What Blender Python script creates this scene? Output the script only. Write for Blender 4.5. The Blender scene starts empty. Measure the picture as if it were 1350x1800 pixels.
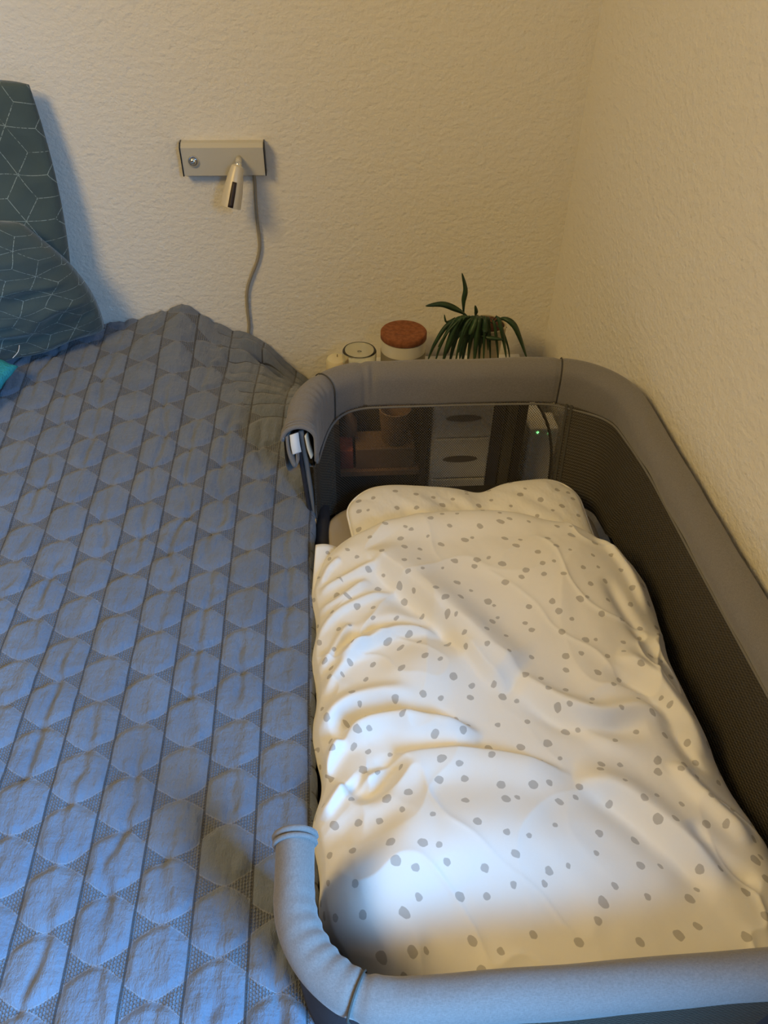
import bpy, bmesh, math, random
import numpy as np
from mathutils import Vector, Matrix, noise
random.seed(4)
S = bpy.context.scene
COL = S.collection
PI = math.pi

# ---------------------------------------------------------------- camera
CAM = np.array([0.0, 0.0, 1.32])
F = 1350.0
RW = np.array([[0.99727571, -0.03659727, 0.06404523],
               [-0.07231379, -0.65638669, 0.75095088],
               [0.01455568, -0.75353643, -0.657245]])
cd = bpy.data.cameras.new('camera'); cam = bpy.data.objects.new('camera', cd); COL.objects.link(cam)
cd.sensor_fit = 'VERTICAL'; cd.sensor_height = 24.0; cd.sensor_width = 18.0; cd.lens = 24.0 * F / 1800.0
cd.clip_start = 0.02
M4 = Matrix.Identity(4)
for i in range(3):
    M4[i][0] = RW[i][0]; M4[i][1] = -RW[i][1]; M4[i][2] = -RW[i][2]; M4[i][3] = CAM[i]
cam.matrix_world = M4
S.camera = cam

def at(px, py, ax, val):
    """point of the place seen at a photo pixel on the plane axis=val"""
    r = RW @ np.array([px - 675.0, py - 900.0, F])
    t = (val - CAM[ax]) / r[ax]
    return Vector((CAM + r * t).tolist())

# ---------------------------------------------------------------- light
S.view_settings.view_transform = 'Standard'; S.view_settings.look = 'None'
S.view_settings.gamma = 1.0; S.view_settings.use_curve_mapping = False
S.view_settings.exposure = 0.0
w = bpy.data.worlds.new('world'); S.world = w; w.use_nodes = True
bg = w.node_tree.nodes['Background']; bg.inputs[0].default_value = (1.0, 0.80, 0.58, 1); bg.inputs[1].default_value = 0.09

def area(name, loc, target, sx, sy, col, power, spread=PI):
    l = bpy.data.lights.new(name, 'AREA'); l.shape = 'RECTANGLE'; l.size = sx; l.size_y = sy
    l.color = col; l.energy = power; l.spread = spread
    o = bpy.data.objects.new(name, l); COL.objects.link(o); o.location = loc
    d = Vector(target) - Vector(loc); o.rotation_euler = d.to_track_quat('-Z', 'Y').to_euler()
    return o
# daylight through the window of the bay, right of and behind the camera
area('window_daylight', (0.90, -0.64, 1.50), (-0.5, -0.30, 0.60), 0.80, 0.90, (0.17, 0.50, 1.0), 118.0, math.radians(125))
# warm room lamp, up and to the left
area('room_lamp', (-1.25, 0.05, 2.15), (-0.1, 0.9, 0.6), 0.6, 0.6, (1.0, 0.67, 0.22), 22.0)

# ---------------------------------------------------------------- node helpers
class E:
    """small expression wrapper over Math nodes"""
    def __init__(s, nt, v): s.nt = nt; s.v = v
    def op(s, name, o=None, o2=None):
        n = s.nt.nodes.new('ShaderNodeMath'); n.operation = name
        for i, a in enumerate((s, o, o2)):
            if a is None: continue
            if isinstance(a, E): a = a.v
            if isinstance(a, (int, float)): n.inputs[i].default_value = a
            else: s.nt.links.new(a, n.inputs[i])
        return E(s.nt, n.outputs[0])
    def __add__(s, o): return s.op('ADD', o)
    def __sub__(s, o): return s.op('SUBTRACT', o)
    def __mul__(s, o): return s.op('MULTIPLY', o)
    def __truediv__(s, o): return s.op('DIVIDE', o)
    def floor(s): return s.op('FLOOR')
    def fract(s): return s.op('FRACT')
    def abs(s): return s.op('ABSOLUTE')
    def lt(s, o): return s.op('LESS_THAN', o)
    def gt(s, o): return s.op('GREATER_THAN', o)
    def pow(s, o): return s.op('POWER', o)
    def sin(s): return s.op('SINE')
    def mod(s, o): return s.op('FLOORED_MODULO', o)
    def max(s, o): return s.op('MAXIMUM', o)
    def min(s, o): return s.op('MINIMUM', o)
    def step(s, a, b):   # smooth map a..b -> 0..1
        n = s.nt.nodes.new('ShaderNodeMapRange'); n.interpolation_type = 'SMOOTHSTEP'
        n.inputs[1].default_value = a; n.inputs[2].default_value = b
        s.nt.links.new(s.v, n.inputs[0]); return E(s.nt, n.outputs[0])

def mat(name, col=(.5, .5, .5), rough=.8, metal=0.0, **kw):
    m = bpy.data.materials.new(name); m.use_nodes = True
    b = m.node_tree.nodes['Principled BSDF']
    b.inputs['Base Color'].default_value = (*col, 1); b.inputs['Roughness'].default_value = rough
    b.inputs['Metallic'].default_value = metal
    for k, v in kw.items(): b.inputs[k.replace('_', ' ')].default_value = v
    return m
def nodes(m): return m.node_tree, m.node_tree.nodes['Principled BSDF']
def noise_tex(nt, scale, detail=3, vec=None, rough=.5, sc=None):
    n = nt.nodes.new('ShaderNodeTexNoise'); n.inputs['Scale'].default_value = scale
    n.inputs['Detail'].default_value = detail; n.inputs['Roughness'].default_value = rough
    if vec is None:
        vec = nt.nodes.new('ShaderNodeTexCoord').outputs['Object']
    if sc:
        mp = nt.nodes.new('ShaderNodeMapping'); mp.inputs['Scale'].default_value = sc
        nt.links.new(vec, mp.inputs[0]); vec = mp.outputs[0]
    nt.links.new(vec, n.inputs['Vector'])
    return E(nt, n.outputs[0])
def uvxy(nt):
    u = nt.nodes.new('ShaderNodeUVMap'); s = nt.nodes.new('ShaderNodeSeparateXYZ')
    nt.links.new(u.outputs[0], s.inputs[0]); return E(nt, s.outputs[0]), E(nt, s.outputs[1]), u.outputs[0]
def bump(nt, b, h, dist, strength=1.0):
    n = nt.nodes.new('ShaderNodeBump'); n.inputs['Distance'].default_value = dist; n.inputs['Strength'].default_value = strength
    nt.links.new(h.v, n.inputs['Height']); nt.links.new(n.outputs[0], b.inputs['Normal'])
def mixcol(nt, fac, a, c):
    n = nt.nodes.new('ShaderNodeMix'); n.data_type = 'RGBA'
    nt.links.new(fac.v, n.inputs[0])
    for k, x in ((6, a), (7, c)):
        if isinstance(x, tuple): n.inputs[k].default_value = (*x, 1)
        else: nt.links.new(x, n.inputs[k])
    return n.outputs[2]
def vary(m, a, c, scale, detail=3, sc=None, bscale=None, bdist=0.0004, lo=.3, hi=.7, bsc=None):
    nt, b = nodes(m)
    f = noise_tex(nt, scale, detail, sc=sc).step(lo, hi)
    nt.links.new(mixcol(nt, f, a, c), b.inputs['Base Color'])
    if bscale: bump(nt, b, noise_tex(nt, bscale, 3, sc=bsc), bdist)
    return m

# ---------------------------------------------------------------- materials
# woodchip / rough plaster wall
m_wall = mat('plaster', (.80, .77, .70), .9); nt, b = nodes(m_wall)
bump(nt, b, noise_tex(nt, 150, 4, rough=.6) * 0.6 + noise_tex(nt, 60, 3, sc=(1, 1, 1.6)) * 0.7, 0.0034, 1.0)
m_floor = vary(mat('floor_wood', rough=.5), (.20, .12, .07), (.30, .19, .11), 6, sc=(8, 1, 1))
m_ceil = mat('ceiling_paint', (.8, .78, .74), .9)
m_frame = mat('white_frame', (.8, .8, .78), .4)

# quilt
m_quilt = mat('quilt_cotton', (.2, .2, .24), .85, Sheen_Weight=.25, Sheen_Roughness=.6)
nt, b = nodes(m_quilt); U, V, uv = uvxy(nt)
at_ = nt.nodes.new('ShaderNodeAttribute'); at_.attribute_name = 'border'; BR = E(nt, at_.outputs['Fac'])
cu = U.floor(); fu = U.fract()
dv = ((V + cu * 0.5).fract() - 0.5).abs() * -1 + 0.5      # 0 at bow-tie centre
aa = (fu - 0.5).abs() * 2
edge = aa.pow(1.42) * 0.235
inhex = BR.lt(0.5)
tri = dv.lt(edge) * inhex
hexline = ((dv - edge).abs().lt(0.012)) * inhex
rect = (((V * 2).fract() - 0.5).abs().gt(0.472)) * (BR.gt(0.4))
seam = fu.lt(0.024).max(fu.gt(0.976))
kn = ((U * 2 * PI * 19).sin() * 0.5 + ((V + (U * 19).floor() * 0.25 ) * (2 * PI * 19)).sin() * 0.5)
knit = kn.step(-0.5, 0.5)
base = mixcol(nt, noise_tex(nt, 14, 3).step(.3, .7), (.112, .140, .196), (.140, .168, .222))
c1 = mixcol(nt, tri * ((knit * -0.62) + 0.76), base, (.070, .076, .100))
c2 = mixcol(nt, hexline * 0.35, c1, (.30, .31, .36))
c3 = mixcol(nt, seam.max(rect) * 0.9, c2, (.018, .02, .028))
nt.links.new(c3, b.inputs['Base Color'])
wr = noise_tex(nt, 1.0, 6, vec=uv, sc=(3.2, 1.5, 1), rough=.68)
weave = noise_tex(nt, 900, 1)
bump(nt, b, wr * 2.4 + noise_tex(nt, 1.0, 3, vec=uv, sc=(1.2, 5.5, 1)) * .9 + weave * 0.06 - seam * 0.9 - hexline * .4 - rect * .9 + tri * (knit * 0.55 - 0.5), 0.0032, 1.0)

# cushions with stitched tumbling-block lines
def cushion_mat(name, col, dark, line, size):
    m = mat(name, col, .85, Sheen_Weight=.3); nt, b = nodes(m); U, V, uv = uvxy(nt)
    r = V * (1.0 / (size * 0.8660)); q = U * (1.0 / size) - r * 0.5
    fq, fr = q.floor(), r.floor(); s = q + r
    wd = 0.0135
    def near(x): return ((x + 0.5).fract() - 0.5).abs().lt(wd)
    rr, rq, rs = (r + 0.5).floor(), (q + 0.5).floor(), (s + 0.5).floor()
    dash = 1
    A = near(r) * (((fq - rr).mod(3.0) - 1).abs().gt(0.5))
    B = near(q) * (((rq - fr).mod(3.0) - 2).abs().gt(0.5))
    C = near(s) * (((fq * 2 - rs).mod(3.0) - 2).abs().gt(0.5))
    L = A.max(B).max(C)
    br = noise_tex(nt, 260, 1).step(.35, .5)
    base = mixcol(nt, noise_tex(nt, 9, 3).step(.3, .7), col, dark)
    nt.links.new(mixcol(nt, L * br * 0.6, base, line), b.inputs['Base Color'])
    bump(nt, b, noise_tex(nt, 30, 4) * 1.2 - L * 0.5 + noise_tex(nt, 800, 1) * .1, 0.003)
    return m
m_cush = cushion_mat('stitched_cushion', (.056, .088, .088), (.044, .072, .074), (.42, .52, .50), 0.047)
m_teal = vary(mat('teal_knit', rough=.9), (.02, .28, .33), (.03, .36, .40), 40, bscale=220, bdist=.003)

# heather grey crib fabric
m_grey = mat('heather_fabric', rough=.85, Sheen_Weight=.2)
nt, b = nodes(m_grey)
f1 = noise_tex(nt, 420, 2, sc=(1, 1, 8)); f2 = noise_tex(nt, 420, 2, sc=(1, 8, 1)); f3 = noise_tex(nt, 420, 2, sc=(8, 1, 1))
hf = ((f1 + f2 + f3) * 0.3333)
nt.links.new(mixcol(nt, hf.step(.34, .66), (.150, .142, .140), (.215, .205, .200)), b.inputs['Base Color'])
bump(nt, b, hf * 0.12 + noise_tex(nt, 22, 3) * 1.0, 0.0022)
m_pipe = mat('piping_grey', (.17, .165, .16), .8)
m_navy = vary(mat('dark_lining', rough=.9), (.018, .020, .030), (.028, .030, .042), 30, bscale=700, bdist=.0006)
m_charc = mat('charcoal_tape', (.055, .052, .045), .85)

def mesh_mat(name, col, see):
    m = mat(name, col, .75); nt, b = nodes(m); U, V, uv = uvxy(nt)
    sp = 0.0030
    pd = 0.0090
    a = ((U * 1.0 + V) * (2 * PI / pd)).sin() * ((U * 1.0 - V) * (2 * PI / pd)).sin()
    hole = a.gt(0.16) if see else a.gt(0.2)
    if see:
        tr = nt.nodes.new('ShaderNodeBsdfTransparent'); mx = nt.nodes.new('ShaderNodeMixShader')
        out = nt.nodes['Material Output']
        hole2 = (a.abs()).gt(0.24)
        nt.links.new(hole2.v, mx.inputs[0]); nt.links.new(b.outputs[0], mx.inputs[1]); nt.links.new(tr.outputs[0], mx.inputs[2])
        nt.links.new(mx.outputs[0], out.inputs[0])
    else:
        nt.links.new(mixcol(nt, a.abs().gt(.3), col, tuple(c * .35 for c in col)), b.inputs['Base Color'])
        ln = ((V * (2 * PI / 0.0052)).sin())
        bump(nt, b, ln * 0.5 + a.abs() * .5, 0.0008)
    return m
m_mesh = mesh_mat('airy_mesh', (.070, .060, .047), True)
m_mesh_lined = mesh_mat('lined_mesh', (.085, .073, .055), False)

# dotted white cotton
def dotted(name, base, dotc, scale, wrk):
    m = mat(name, base, .8, Sheen_Weight=.15); nt, b = nodes(m); U, V, uv = uvxy(nt)
    vo = nt.nodes.new('ShaderNodeTexVoronoi'); vo.voronoi_dimensions = '2D'; vo.feature = 'F1'
    vo.inputs['Scale'].default_value = scale; vo.inputs['Randomness'].default_value = .78
    nz = nt.nodes.new('ShaderNodeTexNoise'); nz.inputs['Scale'].default_value = 110; nt.links.new(uv, nz.inputs['Vector'])
    vm = nt.nodes.new('ShaderNodeVectorMath'); vm.operation = 'MULTIPLY_ADD'
    nt.links.new(nz.outputs['Color'], vm.inputs[0]); vm.inputs[1].default_value = (.004, .004, 0); nt.links.new(uv, vm.inputs[2])
    nt.links.new(vm.outputs[0], vo.inputs['Vector'])
    d = E(nt, vo.outputs['Distance'])
    sp = nt.nodes.new('ShaderNodeSeparateColor'); nt.links.new(vo.outputs['Color'], sp.inputs[0])
    rad = E(nt, sp.outputs[0]) * 0.085 + 0.080
    dot = (d - rad).step(0.016, -0.006)
    nt.links.new(mixcol(nt, dot * 0.9, base, dotc), b.inputs['Base Color'])
    bump(nt, b, noise_tex(nt, wrk, 3, vec=uv, sc=(1, .55, 1)) + noise_tex(nt, 700, 1) * .01, 0.006, .7)
    return m
m_dot = dotted('dotted_cotton', (.80, .79, .76), (.44, .425, .40), 32.5, 11)
m_dotp = dotted('dotted_pillow_cotton', (.80, .79, .76), (.42, .40, .37), 31, 30)
m_sheet = mat('sheet_cotton', (.36, .33, .31), .9); 
m_white = mat('white_piping', (.82, .81, .79), .7)

m_lampbody = mat('champagne_paint', (.56, .54, .47), .45)
m_lampend = mat('black_plastic', (.01, .01, .012), .4)
m_chrome = mat('chrome', (.75, .75, .74), .15, 1.0)
m_spot = mat('spot_enamel', (.66, .60, .47), .4, .1)
m_slot = mat('slot_brown', (.028, .016, .014), .5)
m_cord = mat('cord_beige', (.34, .30, .22), .5)
m_cork = vary(mat('cork', rough=.9), (.20, .065, .022), (.30, .105, .040), 120, 4, bscale=160, bdist=.0015)
m_ceramic = mat('white_ceramic', (.70, .66, .54), .3)
m_band = mat('grey_band', (.24, .21, .15), .6)
m_glass = mat('jar_glass', (.97, .98, .93), .12, Transmission_Weight=1.0, IOR=1.45)
m_wax = mat('candle_wax', (.75, .68, .46), .5, Subsurface_Weight=.2)
m_leaf = vary(mat('leaf', rough=.45), (.016, .042, .020), (.035, .080, .030), 30)
m_twig = mat('twig_brown', (.06, .035, .02), .8)
m_pot = vary(mat('cream_glaze', rough=.5), (.42, .36, .24), (.50, .43, .30), 40)
m_soil = mat('soil', (.10, .035, .018), .95)
m_plastic = mat('white_plastic', (.78, .76, .72), .4)
m_recess = mat('recess_grey', (.10, .085, .08), .7)
m_darkwood = vary(mat('dark_stained_wood', rough=.6), (.030, .022, .016), (.050, .036, .026), 10, sc=(1, 1, 8))
m_brown = mat('brown_card', (.16, .095, .055), .8)
m_brown2 = mat('brown_wood', (.22, .13, .075), .6)
m_red = mat('red_card', (.25, .06, .045), .7)
m_blue = mat('navy_cover', (.02, .025, .05), .6)
m_book = mat('olive_cover', (.09, .08, .05), .7)
m_led = mat('green_led', (.1, .8, .2), .4); nt, b = nodes(m_led)
b.inputs['Emission Color'].default_value = (.25, 1.0, .3, 1); b.inputs['Emission Strength'].default_value = 3.0
m_metal = mat('grey_metal', (.35, .35, .36), .4, .8)
m_paper = mat('paper_white', (.72, .76, .80), .6)
m_mattress = mat('mattress_ticking', (.45, .44, .42), .9)

# ---------------------------------------------------------------- object helpers
def mesh_obj(name, verts, faces, m, parent=None, smooth=True, uvs=None, world=True):
    me = bpy.data.meshes.new(name); me.from_pydata([tuple(v) for v in verts], [], faces); me.materials.append(m)
    if uvs is not None:
        ul = me.uv_layers.new(name='UVMap')
        vi = np.empty(len(me.loops), dtype=np.int32); me.loops.foreach_get('vertex_index', vi)
        ul.data.foreach_set('uv', np.asarray(uvs, dtype=np.float32)[vi].ravel())
    if smooth: me.polygons.foreach_set('use_smooth', [True] * len(me.polygons))
    o = bpy.data.objects.new(name, me); COL.objects.link(o)
    if parent is not None:
        o.parent = parent
        if world: o.matrix_parent_inverse = Matrix.Translation(parent.location).inverted()
    return o
def bm_obj(name, bm, m, parent=None, smooth=False, bevel=0, seg=2):
    bmesh.ops.recalc_face_normals(bm, faces=bm.faces)
    me = bpy.data.meshes.new(name); bm.to_mesh(me); bm.free(); me.materials.append(m)
    if smooth: me.polygons.foreach_set('use_smooth', [True] * len(me.polygons))
    o = bpy.data.objects.new(name, me); COL.objects.link(o)
    if parent is not None:
        o.parent = parent; o.matrix_parent_inverse = Matrix.Translation(parent.location).inverted()
    if bevel:
        md = o.modifiers.new('bevel', 'BEVEL'); md.width = bevel; md.segments = seg; md.limit_method = 'ANGLE'
    return o
def box(bm, x0, y0, z0, x1, y1, z1):
    vs = [bm.verts.new((x, y, z)) for x in (x0, x1) for y in (y0, y1) for z in (z0, z1)]
    for f in ((0, 1, 3, 2), (4, 6, 7, 5), (0, 4, 5, 1), (2, 3, 7, 6), (0, 2, 6, 4), (1, 5, 7, 3)):
        bm.faces.new([vs[i] for i in f])
def box_obj(name, x0, y0, z0, x1, y1, z1, m, parent=None, bevel=0):
    bm = bmesh.new(); box(bm, x0, y0, z0, x1, y1, z1); return bm_obj(name, bm, m, parent, bevel=bevel)
def tube(name, pts, r, m, parent=None, n=10, close=False):
    pts = [Vector(p) for p in pts]; vs = []; fs = []; K = len(pts)
    up = None
    for i, p in enumerate(pts):
        if close: t = pts[(i + 1) % K] - pts[i - 1]
        else: t = pts[min(i + 1, K - 1)] - pts[max(i - 1, 0)]
        t.normalize()
        if up is None: up = t.orthogonal().normalized()
        up = (up - t * up.dot(t)).normalized(); s = t.cross(up)
        rr = r[i] if isinstance(r, (list, tuple)) else r
        for k in range(n):
            a = 2 * PI * k / n; vs.append(p + up * (rr * math.cos(a)) + s * (rr * math.sin(a)))
    for i in range(K if close else K - 1):
        for k in range(n):
            a = i * n + k; b_ = i * n + (k + 1) % n; j = (i + 1) % K
            fs.append((a, b_, j * n + (k + 1) % n, j * n + k))
    if not close: fs.append(tuple(range(n))[::-1]); fs.append(tuple((K - 1) * n + k for k in range(n)))
    return mesh_obj(name, vs, fs, m, parent)
def smoothpath(pts, k=8):
    P = [Vector(p) for p in pts]; out = []
    for i in range(len(P) - 1):
        p0 = P[max(i - 1, 0)]; p1 = P[i]; p2 = P[i + 1]; p3 = P[min(i + 2, len(P) - 1)]
        for j in range(k):
            t = j / k
            out.append(0.5 * ((2 * p1) + (p2 - p0) * t + (2 * p0 - 5 * p1 + 4 * p2 - p3) * t * t + (3 * p1 - p0 - 3 * p2 + p3) * t ** 3))
    out.append(P[-1]); return out
def lathe(name, prof, c, m, parent=None, n=48, axis=None, caps=True):
    """prof: (radius, height) pairs, bottom to top, around c"""
    vs = []; fs = []; c = Vector(c)
    q = Vector((0, 0, 1)).rotation_difference(Vector(axis)) if axis is not None else None
    for (r, z) in prof:
        for k in range(n):
            a = 2 * PI * k / n; v = Vector((r * math.cos(a), r * math.sin(a), z))
            if q: v = q @ v
            vs.append(c + v)
    K = len(prof)
    for i in range(K - 1):
        for k in range(n):
            fs.append((i * n + k, i * n + (k + 1) % n, (i + 1) * n + (k + 1) % n, (i + 1) * n + k))
    if caps:
        fs.append(tuple(range(n))[::-1]); fs.append(tuple((K - 1) * n + k for k in range(n)))
    o = mesh_obj(name, vs, fs, m, parent)
    md = o.modifiers.new('edge', 'EDGE_SPLIT'); md.split_angle = math.radians(40)
    return o
def empty(name, loc):
    o = bpy.data.objects.new(name, None); o.empty_display_size = .05; COL.objects.link(o); o.location = loc
    return o
def tag(o, label, cat, group=None):
    o['label'] = label; o['category'] = cat
    if group: o['group'] = group
    return o
def struct(o): o['kind'] = 'structure'; return o
def grid_faces(nu, nv, flip=False):
    I = np.arange(nu * nv).reshape(nu, nv)
    a, b_, c, d = I[:-1, :-1].ravel(), I[1:, :-1].ravel(), I[1:, 1:].ravel(), I[:-1, 1:].ravel()
    q = np.stack([a, b_, c, d] if not flip else [d, c, b_, a], 1)
    return [tuple(int(i) for i in r) for r in q]
def sst(a, b_, x):
    t = np.clip((x - a) / (b_ - a), 0, 1); return t * t * (3 - 2 * t)
# numpy value noise
_rng = np.random.RandomState(7); _T = _rng.rand(256, 256)
def vnoise(x, y):
    xi = np.floor(x).astype(int); yi = np.floor(y).astype(int); fx = x - xi; fy = y - yi
    fx = fx * fx * fx * (fx * (fx * 6 - 15) + 10); fy = fy * fy * fy * (fy * (fy * 6 - 15) + 10)
    g = lambda i, j: _T[i % 256, j % 256]
    return (g(xi, yi) * (1 - fx) + g(xi + 1, yi) * fx) * (1 - fy) + (g(xi, yi + 1) * (1 - fx) + g(xi + 1, yi + 1) * fx) * fy
def fbm(x, y, o=3):
    s = 0; a = .5
    for i in range(o): s = s + a * vnoise(x + 17 * i, y + 31 * i); x = x * 2; y = y * 2; a *= .5
    return s

# ================================================================ ROOM
XR = 0.51; YB = 1.60; YF = -1.60; WX = .86
struct(box_obj('floor', -3.2, YF, -0.1, WX + .2, YB + .15, 0, m_floor))
struct(box_obj('wall_back', -3.2, YB, 0, XR + .15, YB + .12, 2.45, m_wall))
struct(box_obj('ceiling', -3.2, YF, 2.45, WX + .2, YB + .15, 2.55, m_ceil))
# right wall, which ends beside the camera where the room widens into a window bay
bm = bmesh.new()
box(bm, XR, -0.20, 0, XR + .12, YB, 2.45)
WX, WY0, WY1, WZ0, WZ1, YF = 0.86, -1.06, -0.22, 1.03, 1.97, -1.60
box(bm, XR + .12, -0.20, 0, WX + .12, -0.12, 2.45)
box(bm, WX, YF, 0, WX + .12, WY0, 2.45); box(bm, WX, WY1, 0, WX + .12, -0.20, 2.45)
box(bm, WX, WY0, 0, WX + .12, WY1, WZ0); box(bm, WX, WY0, WZ1, WX + .12, WY1, 2.45)
struct(bm_obj('wall_right', bm, m_wall))
bm = bmesh.new()
for (a, b_, c, d) in ((WY0, WZ0, WY0 + .03, WZ1), (WY1 - .03, WZ0, WY1, WZ1), (WY0 + .03, WZ0, WY1 - .03, WZ0 + .03), (WY0 + .03, WZ1 - .03, WY1 - .03, WZ1)):
    box(bm, WX + .01, a, b_, WX + .035, c, d)
struct(bm_obj('window_1', bm, m_frame))

# ================================================================ BED QUILT
BX = -0.036                        # bed edge beside the crib
w0 = lambda y: np.interp(y, [0, .9, 1.05, 1.27, 1.6], [.0575, .0578, .0597, .0636, .068])
ZB = 0.51
def head_profile(x):
    """height of the quilt where it meets the wall"""
    return np.interp(x, [-1.3, -.80, -.473, -.39, -.317, -.256, -.181, -.14, -.104, -.067, -.036],
                        [.515, .510, .508, .524, .543, .500, .470, .448, .402, .367, .33])
NU, NV = 380, 470
us = np.concatenate([np.linspace(-1.30, -.90, 30, endpoint=False), np.linspace(-.90, BX, 270, endpoint=False), BX + np.linspace(0, .34, 80)])
vs_ = np.concatenate([np.linspace(-.25, .12, 30, endpoint=False), np.linspace(.12, 1.593, 440)])
Ug, Vg = np.meshgrid(us, vs_, indexing='ij')
over = np.clip(Ug - (BX - .012), 0, None)        # arc length past the edge
rr = 0.014
ang = np.clip(over / rr, 0, PI / 2)
Xq = np.where(over > 0, BX - .012 + rr * np.sin(ang), Ug)
Zd = np.where(over > 0, -rr * (1 - np.cos(ang)) - np.clip(over - rr * PI / 2, 0, None), 0)
Yq = Vg.copy()
hp = head_profile(np.minimum(Xq, BX))
k = sst(1.18, 1.60, Vg) ** 1.25
left = sst(-.62, -.40, Xq)
Zq = ZB + (hp - ZB) * (k * left + (1 - left) * k)
Zq += 0.010 * np.exp(-((Xq + .30 - (Vg - 1.55) * .3) / .05) ** 2) * sst(1.3, 1.6, Vg)
# fold bulge near the wall beside the cord
Zq += 0.020 * np.exp(-((Xq + .165) / .035) ** 2 - ((Vg - 1.52) / .045) ** 2)
Zq -= 0.034 * np.exp(-((Xq + .145) / .042) ** 2 - ((Vg - 1.50 + (Xq + .145) * .5) / .020) ** 2)
Zq -= 0.012 * np.exp(-((Xq + .20) / .02) ** 2 - ((Vg - 1.43) / .05) ** 2)
# slight sag and body of the bed
Zq += 0.010 * (fbm(Ug * 5 + 3, Vg * 4 + 8, 2) - .375) * 1.2
# the quilt pushed up a little beside the crib's open edge
Uc = (Ug + 0.214) / w0(Vg)
_yy = np.linspace(-.3, 1.7, 801); _per = np.interp(_yy, [0, .5, .62, .75, .85, 1.0, 1.15, 1.4], [.067, .067, .070, .0755, .078, .090, .097, .103])
_cv = np.cumsum(1 / _per) * (_yy[1] - _yy[0]); _cv -= np.interp(.453, _yy, _cv)
Vc = np.interp(Vg, _yy, _cv)
ci = np.floor(Uc); fu_ = Uc - ci; fv_ = (Vc + ci * .5) % 1.0; dv_ = .5 - np.abs(fv_ - .5)
aa_ = np.abs(fu_ - .5) * 2; ed = .235 * aa_ ** 1.42
BRm = np.maximum(sst(BX - .004, BX + .002, Ug), sst(-.155, -.150, Ug - (Vg - 1.20) * (-.25)) * sst(1.15, 1.20, Vg + (Ug + .09) * .9))
BRm = np.maximum(BRm, 0)
hexm = sst(0, .12, dv_ - ed) * (1 - BRm)
puff = 0.0048 * hexm * sst(0, .30, 1 - aa_) ** .7
rectd = np.abs(((Vc * 2) % 1) - .5)
puff += 0.0052 * BRm * (1 - (2 * rectd) ** 4) * (1 - aa_ ** 4)
# creases running down the columns through the bow-tie points
wob = (fbm(Uc * .5 + 5, Vc * .9, 3) - .44) * 1.1
cr = np.exp(-((fu_ - .5 - wob * .55) / .085) ** 2) * (.10 + 1.35 * sst(.42, .70, vnoise(ci * 3.3 + 2, Vc * .8 + 9))) * (1 - BRm)
crease = -0.0035 * cr + 0.0028 * np.exp(-((fu_ - .68 - wob * .55) / .10) ** 2) * (1 - BRm) * cr.max()*.5
small = 0.0036 * (fbm(Uc * 2.3, Vc * 1.2 + 40, 4) - .44) * 2 - .0016 * (1 - np.abs(2 * fbm(Uc * 1.7 + 9, Vc * 1.1 + 3, 3) / .88 - 1)) ** 6
D = puff + crease + small
flat = over < rr * .8
Zq = Zq + Zd + D * np.where(flat, 1, .2)
Xq = Xq + np.where(over > 0, D * .5 * np.sin(ang) + 0.0035 * np.sin(Vg * 21) * np.clip(over / .05, 0, 1), 0)
Zq = np.maximum(Zq, .08)
qv = np.stack([Xq, Yq, Zq], -1).reshape(-1, 3)
quilt = mesh_obj('bedspread', qv, grid_faces(*Xq.shape), m_quilt, uvs=np.stack([Uc, Vc], -1).reshape(-1, 2))
a_ = quilt.data.attributes.new('border', 'FLOAT', 'POINT'); a_.data.foreach_set('value', BRm.ravel().astype(np.float32))
tag(quilt, 'slate blue-grey quilted bedspread with hexagon and bow-tie stitching, spread over the large bed', 'bedspread')
# the bed under it
bed = empty('bed', (-.68, .65, 0)); tag(bed, 'large bed hidden under the quilted bedspread, left of the crib', 'bed')
bm = bmesh.new()
NX = 24
def bedtop(x, y):
    k = float(sst(1.18, 1.60, np.array(y))) ** 1.25
    return ZB + min(0, float(head_profile(np.array(min(x, BX)))) - ZB) * k - .035
xs = np.linspace(-1.28, BX - .02, NX); ys = np.linspace(-.22, 1.575, NX)
tv = [[bm.verts.new((x, y, bedtop(x, y))) for y in ys] for x in xs]; bv = [[bm.verts.new((x, y, .26)) for y in ys] for x in xs]
for i in range(NX - 1):
    for j in range(NX - 1):
        bm.faces.new((tv[i][j], tv[i + 1][j], tv[i + 1][j + 1], tv[i][j + 1])); bm.faces.new((bv[i][j], bv[i][j + 1], bv[i + 1][j + 1], bv[i + 1][j]))
for i in range(NX - 1):
    for j in (0, NX - 1): bm.faces.new((tv[i][j], tv[i + 1][j], bv[i + 1][j], bv[i][j]))
    for j in (0, NX - 1): bm.faces.new((tv[j][i], tv[j][i + 1], bv[j][i + 1], bv[j][i]))
bm_obj('mattress', bm, m_mattress, bed)
box_obj('bed_frame', -1.28, -.22, .12, BX - .03, 1.57, .255, m_darkwood, bed)
for x in (-1.25, BX - .10):
    for y in (-.20, 1.49): box_obj('leg', x, y, 0, x + .06, y + .06, .12, m_darkwood, bed)

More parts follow.
